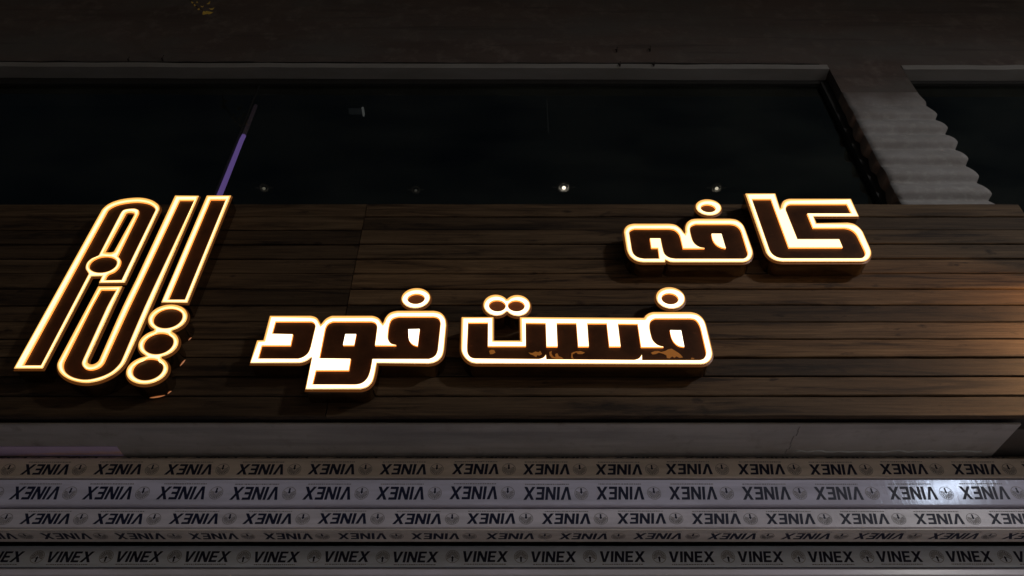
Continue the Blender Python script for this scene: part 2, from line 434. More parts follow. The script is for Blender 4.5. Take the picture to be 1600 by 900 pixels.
# soffit between the cladding and the recessed shopfront
SOF = EYE + 1.577
bm = bmesh.new(); box(bm, BX0, 2.02, DF+.045, 2.81, SOF, SOF+.008)
obj('soffit', bm, PLASTER, bld)
bm = bmesh.new(); box(bm, BX0, BX1, 3.3, 3.5, 0, EYE+1.6); box(bm, 2.0, BX1, DF+.08, 3.3, SOF+.1, SOF+.12)  # second box: dark sheet standing in for a shadow on the soffit
obj('recess_and_shade_lining', bm, DARKIN, bld)
# hairline crack and sealant bead on the soffit
bm = bmesh.new()
cx = pt(1238, 685, 2.66)[0]
for i in range(6): box(bm, cx+.005*math.sin(i*2), cx+.005*math.sin(i*2)+.0014, 2.56+i*.035, 2.56+(i+1)*.035, SOF-.002, SOF+.01)
obj('crack', bm, mat('crack_shadow', (.21, .20, .20), .9, var=[((40, 40, 40), (.3, .29, .29), .4, .6)]), bld)
bm = bmesh.new(); rnd = random.Random(4); x = pt(1242, 705, 2.76)[0]; pts = []
while x < 1.98:
    pts.append((x, 2.752 + rnd.uniform(-.007, .007), SOF + rnd.uniform(-.001, .001))); x += rnd.uniform(.015, .04)
tube(bm, pts, .004, .004, 6)
obj('sealant_bead', bm, BEAD, bld, smooth=True)

# purple light reflected on the soffit edge, painted as a flat strip
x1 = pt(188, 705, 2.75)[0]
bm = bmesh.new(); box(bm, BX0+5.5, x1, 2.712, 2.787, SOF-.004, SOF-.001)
tag(obj('edge_reflection', bm, LAV), 'lavender light reflection painted as a strip along the back edge of the pale soffit at the left', 'painted reflection')

# ------------------------------------------------------------------ wood cladding
XE = 2.56; PITCHB = .0967; ZB = EYE + 1.588
clad = empty('wood_cladding', (0, DF, ZB), 'weathered brown horizontal wooden boards carrying the lit letters', 'wood cladding')
XS = pt(540, 490, DF)[0]
def panel(x0, x1, seed, dark):
    bm = bmesh.new(); rnd = random.Random(seed); lay = bm.verts.layers.float_vector.new('board')
    for i in range(13):
        n0 = len(bm.verts)
        z = ZB + i*PITCHB; dy = rnd.uniform(-.003, .003); gap = rnd.choice((.0035, .005, .006, .0085))
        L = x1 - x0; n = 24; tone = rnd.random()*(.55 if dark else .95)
        bm.verts.ensure_lookup_table(); before = set(bm.verts)
        vs = []
        for k in range(n+1):
            x = x0 + L*k/n; w1 = rnd.uniform(-.0012, .0012); w2 = rnd.uniform(-.0012, .0012); b = .003
            z0, z1 = z + w1, z + PITCHB - gap + w2; y = DF + dy
            vs.append([bm.verts.new(p) for p in ((x, y+.022, z0), (x, y+b, z0), (x, y, z0+b), (x, y, z1-b), (x, y+b, z1), (x, y+.022, z1))])
        for a, c in zip(vs, vs[1:]):
            for k in range(6): bm.faces.new([a[k], a[(k+1)%6], c[(k+1)%6], c[k]])
        bm.faces.new(vs[0]); bm.faces.new(vs[-1])
        for r_ in vs:
            for v in r_: v[lay] = (tone, i*.13 + seed*.31, rnd.random()*0 + i*.37)
    return bm
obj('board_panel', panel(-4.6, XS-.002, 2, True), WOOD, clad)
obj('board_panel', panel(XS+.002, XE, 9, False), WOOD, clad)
bm = bmesh.new(); box(bm, -4.6, XE-.01, DF+.026, DF+.11, ZB+.02, ZB+13*PITCHB-.02); obj('backing_frame', bm, SEAM, clad)

# ------------------------------------------------------------------ illuminated letters
DR = 2.40                                 # lit rim plane
def Z1(X, Y): return (120 + X/6.154, 290 + Y/6.154)
def zt(ox, oy, s): return lambda pts: [(ox + x/s, oy + y/s) for x, y in pts]
R4, R5, R6, R7, R8 = zt(960,290,6.667), zt(1150,290,6), zt(380,440,5), zt(710,440,6), zt(900,440,6)

def world(loop): return [pt(x, y, DR) for x, y in loop]
def area(l): return sum(l[i-1][0]*l[i][1] - l[i][0]*l[i-1][1] for i in range(len(l)))/2

def inset(loop, d):
    l = loop if area(loop) > 0 else loop[::-1]; n = len(l); out = []
    for i in range(n):
        a, p, q = Vector(l[i-1]), Vector(l[i]), Vector(l[(i+1) % n]); d1 = p-a; d2 = q-p
        if d1.length < 1e-7 or d2.length < 1e-7: d1 = d2 = q-a
        n1 = Vector((-d1.y, d1.x)).normalized(); n2 = Vector((-d2.y, d2.x)).normalized(); m_ = n1+n2
        m_ = m_/max(m_.dot(m_)/2, .5) if m_.length > 1e-6 else n1
        out.append((p.x + m_.x*d, p.y + m_.y*d))
    return out if area(loop) > 0 else out[::-1]

def letter(label, outer, darks, islands=(), bgholes=(), lit='white', dot=False, islandlit=None, peels=(), leaks=(), name='illuminated_letter', cat='lit letter', group='illuminated letters on the wood cladding'):
    outer = world(outer); darks = [world(d) for d in darks]; islands = [world(d) for d in islands]; bgholes = [world(d) for d in bgholes]
    outer = inset(outer, .0048 if lit == 'gold' else .0032); bgholes = [inset(b, -.003) for b in bgholes]
    xs = [p[0] for p in outer]; zs = [p[1] for p in outer]
    root = empty(name, ((min(xs)+max(xs))/2, DF, min(zs)), label, cat, group)
    # lit acrylic rim
    bm = bmesh.new()
    prism(bm, [outer] + bgholes + darks, DR, DR+.012, 0, 1, back=False, mh=2)
    for isl in islands: prism(bm, [isl], DR, DR+.012, 0, 2, back=False)
    rim = obj('lit_rim', bm, [LITM[lit], LIPD, LIP], root)
    # soft upper edge where less light reaches the acrylic
    bm = bmesh.new(); lay = bm.verts.layers.float_color.new('glow')
    for li, loop in enumerate([outer] + bgholes + darks):
        l = loop if (area(loop) > 0) == (li == 0) else loop[::-1]
        inner = li > len(bgholes)
        n = len(l); A = []; B = []; C_ = []
        c = LIT[lit]
        for i in range(n):
            a, p, q = Vector(l[i-1]), Vector(l[i]), Vector(l[(i+1) % n])
            d1 = (p-a); d2 = (q-p)
            if d1.length < 1e-7 or d2.length < 1e-7: d1 = d2 = (q-a)
            n1 = Vector((d1.y, -d1.x)).normalized(); n2 = Vector((d2.y, -d2.x)).normalized()
            nn = (n1+n2); nn = nn.normalized() if nn.length > 1e-6 else n1
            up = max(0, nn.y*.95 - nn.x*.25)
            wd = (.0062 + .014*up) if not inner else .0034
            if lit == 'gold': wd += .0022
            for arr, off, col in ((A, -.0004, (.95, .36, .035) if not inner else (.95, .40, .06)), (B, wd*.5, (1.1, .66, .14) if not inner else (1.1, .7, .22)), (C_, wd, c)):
                v = bm.verts.new((p.x - nn.x*off, DR-.001, p.y - nn.y*off)); v[lay] = (*col, 1); arr.append(v)
        for P, Q in ((A, B), (B, C_)):
            for i in range(n):
                j = (i+1) % n
                try: bm.faces.new([P[i], P[j], Q[j], Q[i]])
                except ValueError: pass
    obj('rim_edge', bm, GLOW, root)
    bm = bmesh.new()
    for li, loop in enumerate([outer] + bgholes):
        l = loop if (area(loop) > 0) == (li == 0) else loop[::-1]
        n = len(l); A = []; B = []; C_ = []
        for i in range(n):
            a, p, q = Vector(l[i-1]), Vector(l[i]), Vector(l[(i+1) % n])
            d1 = (p-a); d2 = (q-p)
            if d1.length < 1e-7 or d2.length < 1e-7: d1 = d2 = (q-a)
            n1 = Vector((d1.y, -d1.x)).normalized(); n2 = Vector((d2.y, -d2.x)).normalized()
            nn = (n1+n2); nn = nn.normalized() if nn.length > 1e-6 else n1
            A.append(bm.verts.new((p.x - nn.x*.001, DR+.006, p.y - nn.y*.001)))
            B.append(bm.verts.new((p.x + nn.x*.007, DR+.0085, p.y + nn.y*.007)))
            C_.append(bm.verts.new((p.x + nn.x*.007, DR+.0115, p.y + nn.y*.007)))
        for P, Q in ((A, B), (B, C_)):
            for i in range(n):
                j = (i+1) % n
                try: bm.faces.new([P[i], P[j], Q[j], Q[i]])
                except ValueError: pass
    obj('halo_band', bm, HALO, root)  # glow halo round the letter, put in as an emissive band
    # dark vinyl face, recessed behind the rim
    bm = bmesh.new()
    for d in darks:
        hol = [i_ for i_ in islands if _inside(i_[0], d)]
        prism(bm, [d] + hol, DR+.008, DR+.0118, 0, 0, back=False)
    obj('face', bm, DOTFACE if dot else FACE, root)
    for pl in peels:
        bm = bmesh.new(); prism(bm, [world(pl)], DR+.0072, DR+.0079, 0, 0, back=False); obj('peeled_patch', bm, PEEL, root)
    # metal return back to the boards
    bm = bmesh.new(); prism(bm, [outer] + bgholes, DR+.0125, DF-.004, 0, 0)
    ret = obj('return', bm, BRONZE, root)
    for (i0, i1, wd) in leaks:
        n = len(outer); bm = bmesh.new(); a = []; b = []
        cxy = Vector((sum(xs)/len(xs), sum(zs)/len(zs)))
        m_ = i1 - i0
        for k in range(m_+1):
            p = Vector(outer[(i0+k) % n]); d = (Vector(outer[(i0+k+1) % n]) - Vector(outer[(i0+k-1) % n])).normalized()
            nn = Vector((d.y, -d.x)) * (1 if area(outer) > 0 else -1)
            t = math.sin(math.pi*k/m_) * wd
            a.append(bm.verts.new((p.x + nn.x*.0015, DF-.006-t, p.y + nn.y*.0015))); b.append(bm.verts.new((p.x + nn.x*.0015, DF-.005, p.y + nn.y*.0015)))
        for k in range(m_): bm.faces.new([a[k], a[k+1], b[k+1], b[k]])
        obj('light_leak', bm, LEAK, root)
    return root

def _inside(p, poly):
    c = False; n = len(poly)
    for i in range(n):
        a, b = poly[i-1], poly[i]
        if (a[1] > p[1]) != (b[1] > p[1]) and p[0] < (b[0]-a[0])*(p[1]-a[1])/(b[1]-a[1]) + a[0]: c = not c
    return c

sm = smooth_closed
# --- kaf + alef
letter('tall lit letter pair with leaning stem and bent arm, upper right end of the sign',
  sm(R5([(80,72),(372,72),(412,216),(422,175),(445,140),(500,122),(1080,122),(1158,293),(733,293),(757,350),(1045,345),(1110,360),(1160,395),(1195,440),(1262,590),(1272,635),(1260,675),(1230,705),(1185,717),(440,717),(370,705),(315,675),(280,635),(258,580)])),
  [sm(R5([(147,125),(328,125),(495,580),(1000,580),(967,503),(575,503),(466,232),(468,205),(483,183),(515,172),(1040,172),(1085,262),(668,262),(722,395),(1015,395),(1065,405),(1110,432),(1140,470),(1205,605),(1213,635),(1205,660),(1188,677),(1160,683),(440,683),(385,672),(340,643),(312,600)]))],
  lit='cream')
# --- feh + heh
letter('wide rounded lit letter pair with two bowls under a single ring',
  sm(R4([(94,490),(102,450),(135,413),(200,395),(565,395),(640,408),(697,450),(733,500),(733,432),(752,385),(795,353),(860,343),(1200,343),(1280,358),(1340,405),(1372,470),(1442,670),(1446,715),(1425,765),(1390,792),(1340,803),(615,803),(570,797),(537,780),(535,803),(300,803),(220,785),(155,735),(122,665)])),
  [sm(R4([(153,495),(165,467),(210,447),(570,447),(630,460),(670,497),(688,540),(715,652),(940,652),(880,638),(832,603),(808,560),(785,460),(797,422),(850,398),(1200,398),(1262,410),(1305,445),(1325,485),(1388,690),(1388,720),(1372,748),(1340,763),(640,763),(570,750),(523,715),(503,660),(480,550),(370,550),(385,648),(455,648),(470,763),(310,763),(240,747),(198,712),(180,665)]))],
  islands=[sm(R4([(1012,500),(1115,500),(1160,652),(1110,640),(1060,610),(1025,560)]))], lit='cream')
letter('single lit ring just above the rounded letter pair on the upper line',
  ell(1107,324.2,21,12.9,7), [ell(1106.5,325.6,11.6,6.2,6)], lit='cream', dot=True, name='illuminated_dot', cat='lit ring', group='lit rings of the sign')
# --- fast
o = R7([(62,330),(372,330),(373,550),(612,550),(608,330)]) + R8([(632,338),(648,317),(680,295),(725,283),(1070,283),(1145,303),(1200,355),(1228,425),(1280,640),(1285,685),(1272,728),(1235,765),(1180,780)]) + R7([(1150,776),(200,773),(140,757),(88,712),(60,655),(56,600)])
d = R7([(128,383),(315,383),(313,603),(670,603),(668,385),(855,387),(863,607),(967,607),(958,388),(1143,388),(1160,607)]) + \
    R8([(120,607),(105,390),(288,390),(312,607),(418,607),(392,393),(578,395),(610,612),(820,612),(765,595),(720,553),(702,505),(688,425),(700,370),(745,343),(1070,343),(1120,355),(1155,400),(1175,460),(1220,655),(1215,695),(1195,725),(1155,738),(620,738),(617,685),(590,720),(545,735)]) + \
    R7([(862,730),(857,686),(835,713),(790,727),(190,722),(150,708),(125,672),(120,600)])
blob = lambda f, pts: f(pts)
peels = [R7([(325,640),(345,628),(372,632),(385,655),(360,668),(335,670)]),
         R7([(695,655),(730,660),(760,645),(790,652),(805,640),(822,668),(800,682),(775,680),(768,698),(740,680),(715,672)]),
         R7([(890,650),(915,640),(910,660),(925,690),(950,700),(945,670),(965,660),(980,690),(1010,700),(1025,718),(985,712),(960,715),(915,705),(893,680)]),
         R7([(1098,660),(1118,650),(1160,640),(1130,660),(1108,672),(1112,700),(1122,716),(1095,705)]),
         R8([(0,650),(40,640),(85,655),(60,668),(20,668)]),
         R8([(705,655),(740,642),(775,640),(800,650),(840,640),(865,625),(900,618),(935,640),(960,655),(985,675),(1005,700),(975,705),(945,690),(925,705),(905,690),(880,710),(855,705),(850,680),(820,665),(780,655),(750,668),(720,672)]),
         R8([(1082,708),(1092,700),(1098,712),(1108,702),(1112,716),(1085,718)])]
letter('long lit word with three teeth and a bowl, scuffed brown vinyl along its base',
  sm(o), [sm(d)], islands=[sm(R8([(882,455),(985,457),(1015,610),(960,598),(912,553),(892,505)]))], peels=peels)
letter('single lit ring above the right end of the long toothed word',
  ell(1047.7,465.7,23.7,17.2,9), [ell(1046.8,466.8,13.2,8.8,7)], dot=True, name='illuminated_dot', cat='lit ring', group='lit rings of the sign')
letter('joined pair of lit rings above the square notch of the long toothed word',
  union_chain([(775.3,477,20.9,17,4), (808.7,477.5,20.9,17,4)]), [ell(777,477.8,13,9,3), ell(806.7,478,13,8.7,3)], dot=True, name='illuminated_dot', cat='lit double ring', group='lit rings of the sign')
# --- food
letter('lit word of three joined letters whose tail drops below the line',
  sm(R6([(205,265),(530,265),(578,282),(608,330),(640,292),(695,265),(1010,265),(1062,285),(1090,325),(1110,278),(1145,243),(1205,226),(1490,226),(1548,243),(1582,285),(1592,345),(1575,530),(1558,588),(1515,628),(1450,645),(1050,640),(1032,735),(1012,790),(968,830),(910,845),(480,845),(535,595),(500,622),(440,640),(48,640),(105,457),(155,455)])),
  [sm(R6([(252,310),(530,310),(556,325),(565,355),(528,510),(508,558),(475,587),(430,603),(115,603),(145,497),(370,497),(388,412),(225,408)])),
   sm(R6([(705,310),(1000,310),(1035,325),(1047,362),(1030,497),(1195,497),(1153,483),(1132,450),(1130,415),(1142,330),(1163,290),(1215,272),(1490,272),(1528,288),(1542,332),(1520,535),(1500,580),(1450,605),(1010,605),(990,705),(968,757),(930,792),(880,805),(540,805),(568,692),(825,692),(840,603),(595,600),(640,372),(660,330)]))],
  islands=[R6([(798,410),(882,410),(865,495),(780,495)]), sm(R6([(1290,372),(1378,370),(1362,502),(1325,488),(1297,455)]))])
letter('single lit ring above the three joined letters left of centre',
  ell(649.8,466,23.5,16.2,-5), [ell(650.2,467,13.4,8.1,-4)], dot=True, name='illuminated_dot', cat='lit ring', group='lit rings of the sign')
# --- emblem at the left
EG = 'strokes of the tall lit emblem'
letter('slanting lit arch with a long left leg and an oval in its middle',
  sm([(19.4,577.2),(158,328),(168,319),(184,312.3),(205,308.7),(224,308.6),(240,313),(249.5,320.5),(250.8,327),(196,442.8),(152.6,443.2),(157.7,432.5),(143.7,432.8),(67.8,577.2)]),
  [sm([(35.3,571.2),(168.2,328),(180,320.5),(200,316),(219,315.2),(234,318.5),(241.5,324),(243,329),(190.2,437.8),(163.2,438.3),(168,429),(179,423.5),(186.5,415),(188.3,406),(183.3,400.5),(216.3,333),(216.5,328.5),(211,326.3),(200,326.8),(192.5,329),(188.5,334),(155,398.7),(143,404.5),(136,411.5),(134.3,420),(138.8,428.5),(64.2,571.2)]),
   ell(161,413.3,22.3,12.8,-10)],
  bgholes=[sm([(197.5,332.8),(203,331.8),(208,332.6),(209,336),(177.5,393),(164.5,393.8)])], lit='gold', name='illuminated_stroke', cat='lit emblem', group=EG)
letter('slanting lit hook, short arm and long arm joined by a round bottom',
  sm([(152.6,446.5),(90.5,563),(88,570),(89.5,579),(95.5,587),(106,593.8),(121,598.5),(138,599.6),(160,594.8),(180,584.5),(192,574),(198,565.5),(216.5,526),(312.6,305.2),(272.7,304.8),(211.8,436),(190.2,480),(154.5,560.5),(152,564.5),(147,567.8),(142,568.2),(138.6,565.5),(139.3,561),(177,480),(193.2,446.3)]),
  [sm([(157.5,452.3),(182.7,452.3),(167.3,480.5),(131,560),(128.4,568),(131,573.8),(138,577),(147,576.4),(156,572.5),(162.5,565),(201.3,480),(222.4,436),(280.5,312.2),(304.4,312.2),(270.5,385),(226.2,480),(191.5,561),(187,569),(174,581.5),(153,590.5),(131,593.6),(113,589.5),(103,582.5),(98.6,574),(99.5,564.5),(142,480)])],
  lit='gold', name='illuminated_stroke', cat='lit emblem', group=EG)
letter('straight slanting lit bar at the right of the tall emblem',
  [(322.3,304.8),(362.9,304.8),(294,474.2),(250.1,473.6)], [[(328.8,311.3),(353.2,311.3),(289,468.4),(262.3,468.4)]], lit='gold', name='illuminated_stroke', cat='lit emblem', group=EG)
E3 = [(262.3,497,32.8,21.5,-12), (247.7,536.9,33.6,22.2,-12), (230.2,578.5,35,22.6,-12)]
uo = union_chain(E3)
# spots on the rim back edge where light escapes
def near(px, py): 
    return min(range(len(uo)), key=lambda i: math.dist(uo[i], (px, py)))
n_ = len(uo); lk = []
for (px, py, ln, wd) in ((232, 601, 12, .008), (253, 594, 5, .006), (279, 548, 8, .007), (290, 513, 4, .005)):
    i = near(px, py); lk.append((i - ln//2 + n_, i + ln//2 + n_, wd))
letter('stack of three joined lit ovals beside the tall emblem',
  uo, [ell(262.3,497.2,23.6,15.6,-13), ell(247.7,536.9,24.1,16.6,-13), ell(231,577.4,24.8,16.8,-13)], lit='gold', leaks=lk, name='illuminated_stroke', cat='lit emblem', group=EG)

# ------------------------------------------------------------------ shopfront frame in printed protective film
def glyph(ch):
    W = .20
    if ch == 'V': return .86, [[(0,1),(.24,1),(.43,.27),(.62,1),(.86,1),(.55,0),(.31,0)]]
    if ch == 'I': return .22, [[(0,0),(.22,0),(.22,1),(0,1)]]
    if ch == 'N': return .80, [[(0,0),(.21,0),(.21,.62),(.57,0),(.80,0),(.80,1),(.59,1),(.59,.38),(.23,1),(0,1)]]
    if ch == 'E': return .66, [[(0,0),(.66,0),(.66,.18),(.22,.18),(.22,.41),(.60,.41),(.60,.59),(.22,.59),(.22,.82),(.66,.82),(.66,1),(0,1)]]
    if ch == 'X': return .90, [[(0,0),(.25,0),(.45,.33),(.65,0),(.90,0),(.58,.51),(.88,1),(.63,1),(.45,.69),(.27,1),(.02,1),(.32,.51)]]
WORD = 'VINEX'; GAP = .11; SH = .12
def word_polys(h, wide):
    x = 0; out = []
    for ch in WORD:
        w_, ps = glyph(ch); out += [[(x + a + SH*b, b) for a, b in p] for p in ps]; x += w_ + GAP
    tot = x - GAP + SH; k = wide/tot
    return [[(a*k, b*h) for a, b in p] for p in out]
P_, WWORD = .2935, .199
def film_print(A, B, xfirst, flip, hfrac, cfrac, k_=1):
    P_, WWORD = globals()['P_']*k_, globals()['WWORD']*k_
    """A, B: (y, z) of the face's top and bottom edge; text is laid on the face, 0.6 mm proud"""
    A, B = Vector(A), Vector(B); up = (A - B); H = up.length; up.normalize()
    nrm = Vector((-up.y, up.x)) if True else None     # towards the street
    if nrm.x > 0: nrm = -nrm
    def w3(x, t): 
        q = B + up*t + nrm*.0006; return (x, q.x, q.y)
    h = H*hfrac; c = H*cfrac
    bm = bmesh.new(); rnd = random.Random(int(xfirst*1000))
    def poly(p, mi, sx, sy):
        loop = [(sx + (-a if flip else a), sy + (-b if flip else b)) for a, b in p]
        vs = [bm.verts.new(w3(a, b)) for a, b in loop]
        for t in tessellate_polygon([[Vector((a, b, 0)) for a, b in loop]]):
            try: bm.faces.new([vs[i] for i in t]).material_index = mi
            except ValueError: pass
    wp = word_polys(h, WWORD)
    k = -13
    while True:
        x = xfirst + k*P_; k += 1
        if x > 2.9: break
        if x < -2.9: continue
        base = c + h/2 if flip else c - h/2
        base += rnd.uniform(-.0012, .0012); x += rnd.uniform(-.003, .003)
        sx = x + WWORD if flip else x
        for p in wp: poly(p, 0, sx, base)
        # round tree badge in front of the V (local x about -0.034)
        r = .028; bx, by = -.036, h*.5; kx = 1; ky = min(1, H/.1)*1.0
        ry = min(r, H*.33)
        N = 20
        def ringp(r0, r1):
            for i in range(N):
                a0, a1 = 2*math.pi*i/N, 2*math.pi*(i+1)/N
                poly([(bx+math.cos(a0)*r0, by+math.sin(a0)*r0*ry/r), (bx+math.cos(a0)*r1, by+math.sin(a0)*r1*ry/r), (bx+math.cos(a1)*r1, by+math.sin(a1)*r1*ry/r), (bx+math.cos(a1)*r0, by+math.sin(a1)*r0*ry/r)], 1, sx, base)
        ringp(r*.93, r)
        for i in range(13):                       # fan of branches
            a = math.pi*(-.12 + 1.24*i/12)
            ca, sa = math.cos(a), math.sin(a); l0, l1, t = .22*r, .84*r, .05*r
            poly([(bx+ca*l0-sa*t*.4, by+(sa*l0+ca*t*.4)*ry/r), (bx+ca*l0+sa*t*.4, by+(sa*l0-ca*t*.4)*ry/r), (bx+ca*l1+sa*t*1.6, by+(sa*l1-ca*t*1.6)*ry/r), (bx+ca*l1-sa*t*1.6, by+(sa*l1+ca*t*1.6)*ry/r)], 1, sx, base)
        dm = [(0,.12),(.17,-.2),(.09,-.28),(.09,-.8),(-.09,-.8),(-.09,-.28),(-.17,-.2)]
        poly([(bx+a*r*1.25, by+b*ry) for a, b in dm], 0, sx, base)
        # hairline of tiny unreadable print under the word
        xx = .012
        while xx < WWORD*.93:
            l = rnd.uniform(.003, .009); tt = h*.075
            poly([(xx, -h*.24), (xx+l, -h*.24), (xx+l, -h*.24+tt), (xx, -h*.24+tt)], 1, sx, base); xx += l + rnd.uniform(.0015, .003)
    return bm

fr = empty('shopfront_frame', (0, 2.78, 0), 'white plastic shopfront frame of stacked rails still in printed protective film', 'shop frame')
def rail(prof, m, prints, ends=(-4.2, 2.9)):
    """prof: closed (y,z) cross-section, extruded along x"""
    bm = bmesh.new()
    n = len(prof); K = 40
    rings = []
    for k in range(K+1):
        x = ends[0] + (ends[1]-ends[0])*k/K
        rings.append([bm.verts.new((x, y, EYE+z)) for y, z in prof])
    for a, b in zip(rings, rings[1:]):
        for i in range(n): bm.faces.new([a[i], a[(i+1)%n], b[(i+1)%n], b[i]])
    bm.faces.new(rings[0]); bm.faces.new(rings[-1][::-1])
    r = obj('rail', bm, m, fr)
    for (A, B, xf, flip, hf, cf, *k_) in prints:
        obj('printed_lettering', film_print((A[0], EYE+A[1]), (B[0], EYE+B[1]), xf, flip, hf, cf, *k_), [INK, GREYINK], r)
def X_(px, py, D): return pt(px, py, D)[0]
b = .004
rail([(2.797,1.5765),(2.762,1.547),(2.760,1.543),(2.760,1.464),(2.764,1.4605),(2.86,1.4605),(2.86,1.5765)], FILM['cream'],
     [((2.760,1.543),(2.760,1.464), X_(705,735,2.76), True, .60, .42), ((2.797,1.5765),(2.762,1.547), X_(520,714,2.78), True, .62, .5)])
rail([(2.770,1.4555),(2.765,1.4515),(2.765,1.345),(2.770,1.340),(2.86,1.340),(2.86,1.4555)], FILM['blue'],
     [((2.765,1.4515),(2.765,1.345), X_(702,770,2.765), True, .53, .46)])
rail([(2.784,1.3365),(2.780,1.332),(2.780,1.259),(2.784,1.2555),(2.86,1.2555),(2.86,1.3365)], FILM['grey'],
     [((2.780,1.332),(2.780,1.259), X_(730,810,2.78), True, .60, .46)])
rail([(2.783,1.2525),(2.783,1.2495),(2.786,1.2475),(2.893,1.2475),(2.893,1.2525)], FILM['under'],
     [((2.786,1.2475),(2.893,1.2475), X_(758,838,2.84), True, .52, .50)])
rail([(2.954,1.2575),(2.950,1.2535),(2.950,1.174),(2.954,1.170),(3.01,1.170),(3.01,1.2575)], FILM['teal'],
     [((2.950,1.2535),(2.950,1.174), X_(720,870,2.95), False, .56, .45, .952)])
rail([(2.957,1.1655),(2.952,1.1625),(2.950,1.157),(2.950,1.138),(2.957,1.130),(2.975,1.127),(2.975,-1.595),(3.01,-1.595),(3.01,1.1655)], PVC, [])
rail([(2.865,1.5765),(2.865,1.2555),(2.885,1.2555),(2.885,1.5765)], SEAM, [])

# ------------------------------------------------------------------ behind the upper glass
def downlight(px, py, kind, label, r=.030, bars=False):
    Dp = (CEIL - EYE) / ((pt(px, py, 1)[1] - EYE))
    x = pt(px, py, Dp)[0]
    root = empty('ceiling_downlight', (x, Dp, CEIL), label, 'downlight', 'ceiling downlights behind the dark glass')
    n = 20; bm = bmesh.new()
    prof = [(r*1.5, 0), (r*1.5, -.012), (r*1.25, -.016), (r*1.05, -.010), (r*.9, 0)]
    rg = [[bm.verts.new((x + a*math.cos(2*math.pi*k/n), Dp + a*math.sin(2*math.pi*k/n), CEIL + z)) for k in range(n)] for a, z in prof]
    for a, b in zip(rg, rg[1:]):
        for k in range(n): bm.faces.new([a[k], a[(k+1)%n], b[(k+1)%n], b[k]])
    obj('trim_ring', bm, REFL, root, smooth=True)
    bm = bmesh.new(); bmesh.ops.create_uvsphere(bm, u_segments=14, v_segments=8, radius=r*.46)
    for v in bm.verts: v.co = Vector((x, Dp, CEIL-.012)) + Vector((v.co.x, v.co.y, v.co.z*.8))
    obj('bulb', bm, BULB[kind], root, smooth=True)
    for s_ in (-1, 1):
        bm = bmesh.new(); box(bm, x + s_*r*2.1 - r*.5, x + s_*r*2.1 + r*.5, Dp-.005, Dp+.005, CEIL-.006, CEIL-.001); obj('smear_bar', bm, REFL, root)  # glowing bars beside the bulb imitate its sideways smear of light
downlight(881, 292, 'bright', 'brightest ceiling downlight behind the dark glass, above the middle of the long word', .034)
downlight(1119.5, 293, 'mid', 'lit ceiling downlight behind the dark glass just above the ring of the rounded letter pair')
downlight(413, 293, 'low', 'dim ceiling downlight behind the dark glass right of the tall emblem', .026)
downlight(650, 296, 'faint', 'faintest ceiling downlight behind the dark glass above the three joined letters', .024)

Dp = (CEIL - EYE) / (pt(558, 165, 1)[1] - EYE); x = pt(558, 165, Dp)[0]
u_ = empty('ceiling_unit', (x, Dp, CEIL), 'small grey box with a pale slit hanging under the ceiling behind the dark glass', 'ceiling unit')
bm = bmesh.new(); box(bm, x-.055, x+.04, Dp-.05, Dp+.07, CEIL-.06, CEIL, 0, .006); obj('casing', bm, FRAME, u_)
bm = bmesh.new(); box(bm, x-.050, x+.036, Dp-.02, Dp+.03, CEIL-.064, CEIL-.0605); obj('cover', bm, GREYBOX, u_)
bm = bmesh.new(); box(bm, x+.0415, x+.052, Dp-.02, Dp+.05, CEIL-.063, CEIL-.03, 0, .002); obj('side_slit', bm, SLIT, u_)
a = pt(854, 158, 2.86); b_ = pt(857, 207, 2.86)
bm = bmesh.new(); tube(bm, [(a[0], 2.86, CEIL), (a[0]+.002, 2.86, a[1]), (b_[0], 2.86, b_[1])], .0016, .0022, 6)
tag(obj('pull_cord', bm, CORD), 'thin pale cord hanging behind the dark glass near the middle', 'cord')

# violet tube standing behind the left mullion
zb_, zt_ = SILL+.06, pt(381, 212, DW+.022)[1]
x0 = pt(362, 257, DW+.022)[0]
r0_ = .0160
lt = empty('violet_light_tube', (x0, DW+.022, SILL), 'upright violet light tube on the window mullion above the tall emblem', 'light tube')
bm = bmesh.new(); tube(bm, [(x0, DW+.022, zb_), (x0+.001, DW+.022, (zb_+zt_)/2), (x0, DW+.022, zt_-.05), (x0+.004, DW+.022, zt_)], r0_, r0_*.8, 12)
obj('lit_tube', bm, VIOLET, lt, smooth=True)
bm = bmesh.new(); tube(bm, [(x0+.003, DW+.022, zt_+.002), (x0+.003, DW+.022, pt(398, 165, DW+.022)[1])], r0_*.8, r0_*.7, 12)
obj('dark_sleeve', bm, DIMV, lt, smooth=True)

# small rusty anchors left in the stucco
for i, (px, py, ln, lb) in enumerate(((964,77,.02,'upper left anchor of the group of four above the dark window'), (1016,76,.026,'upper right anchor of the group of four above the dark window'),
        (969,100,.02,'lower left anchor of the group of four above the dark window'), (1022,100,.02,'lower right anchor of the group of four above the dark window'),
        (253,91,.03,'right one of two anchors in the stucco above the emblem'), (200,92,.018,'left one of two anchors in the stucco above the emblem'))):
    x, z = pt(px, py, DP-.02)
    bm = bmesh.new(); tube(bm, [(x, DP+.01, z), (x, DP-.02, z), (x+.004, DP-.024, z+ln)], .005, .004, 7)
    tube(bm, [(x-.009, DP-.012, z+.012), (x, DP-.012, z-.002)], .004, .003, 6)
    tag(obj('wall_anchor', bm, RUST), 'small rusty ' + lb, 'anchor', 'rusty anchors in the upper wall')

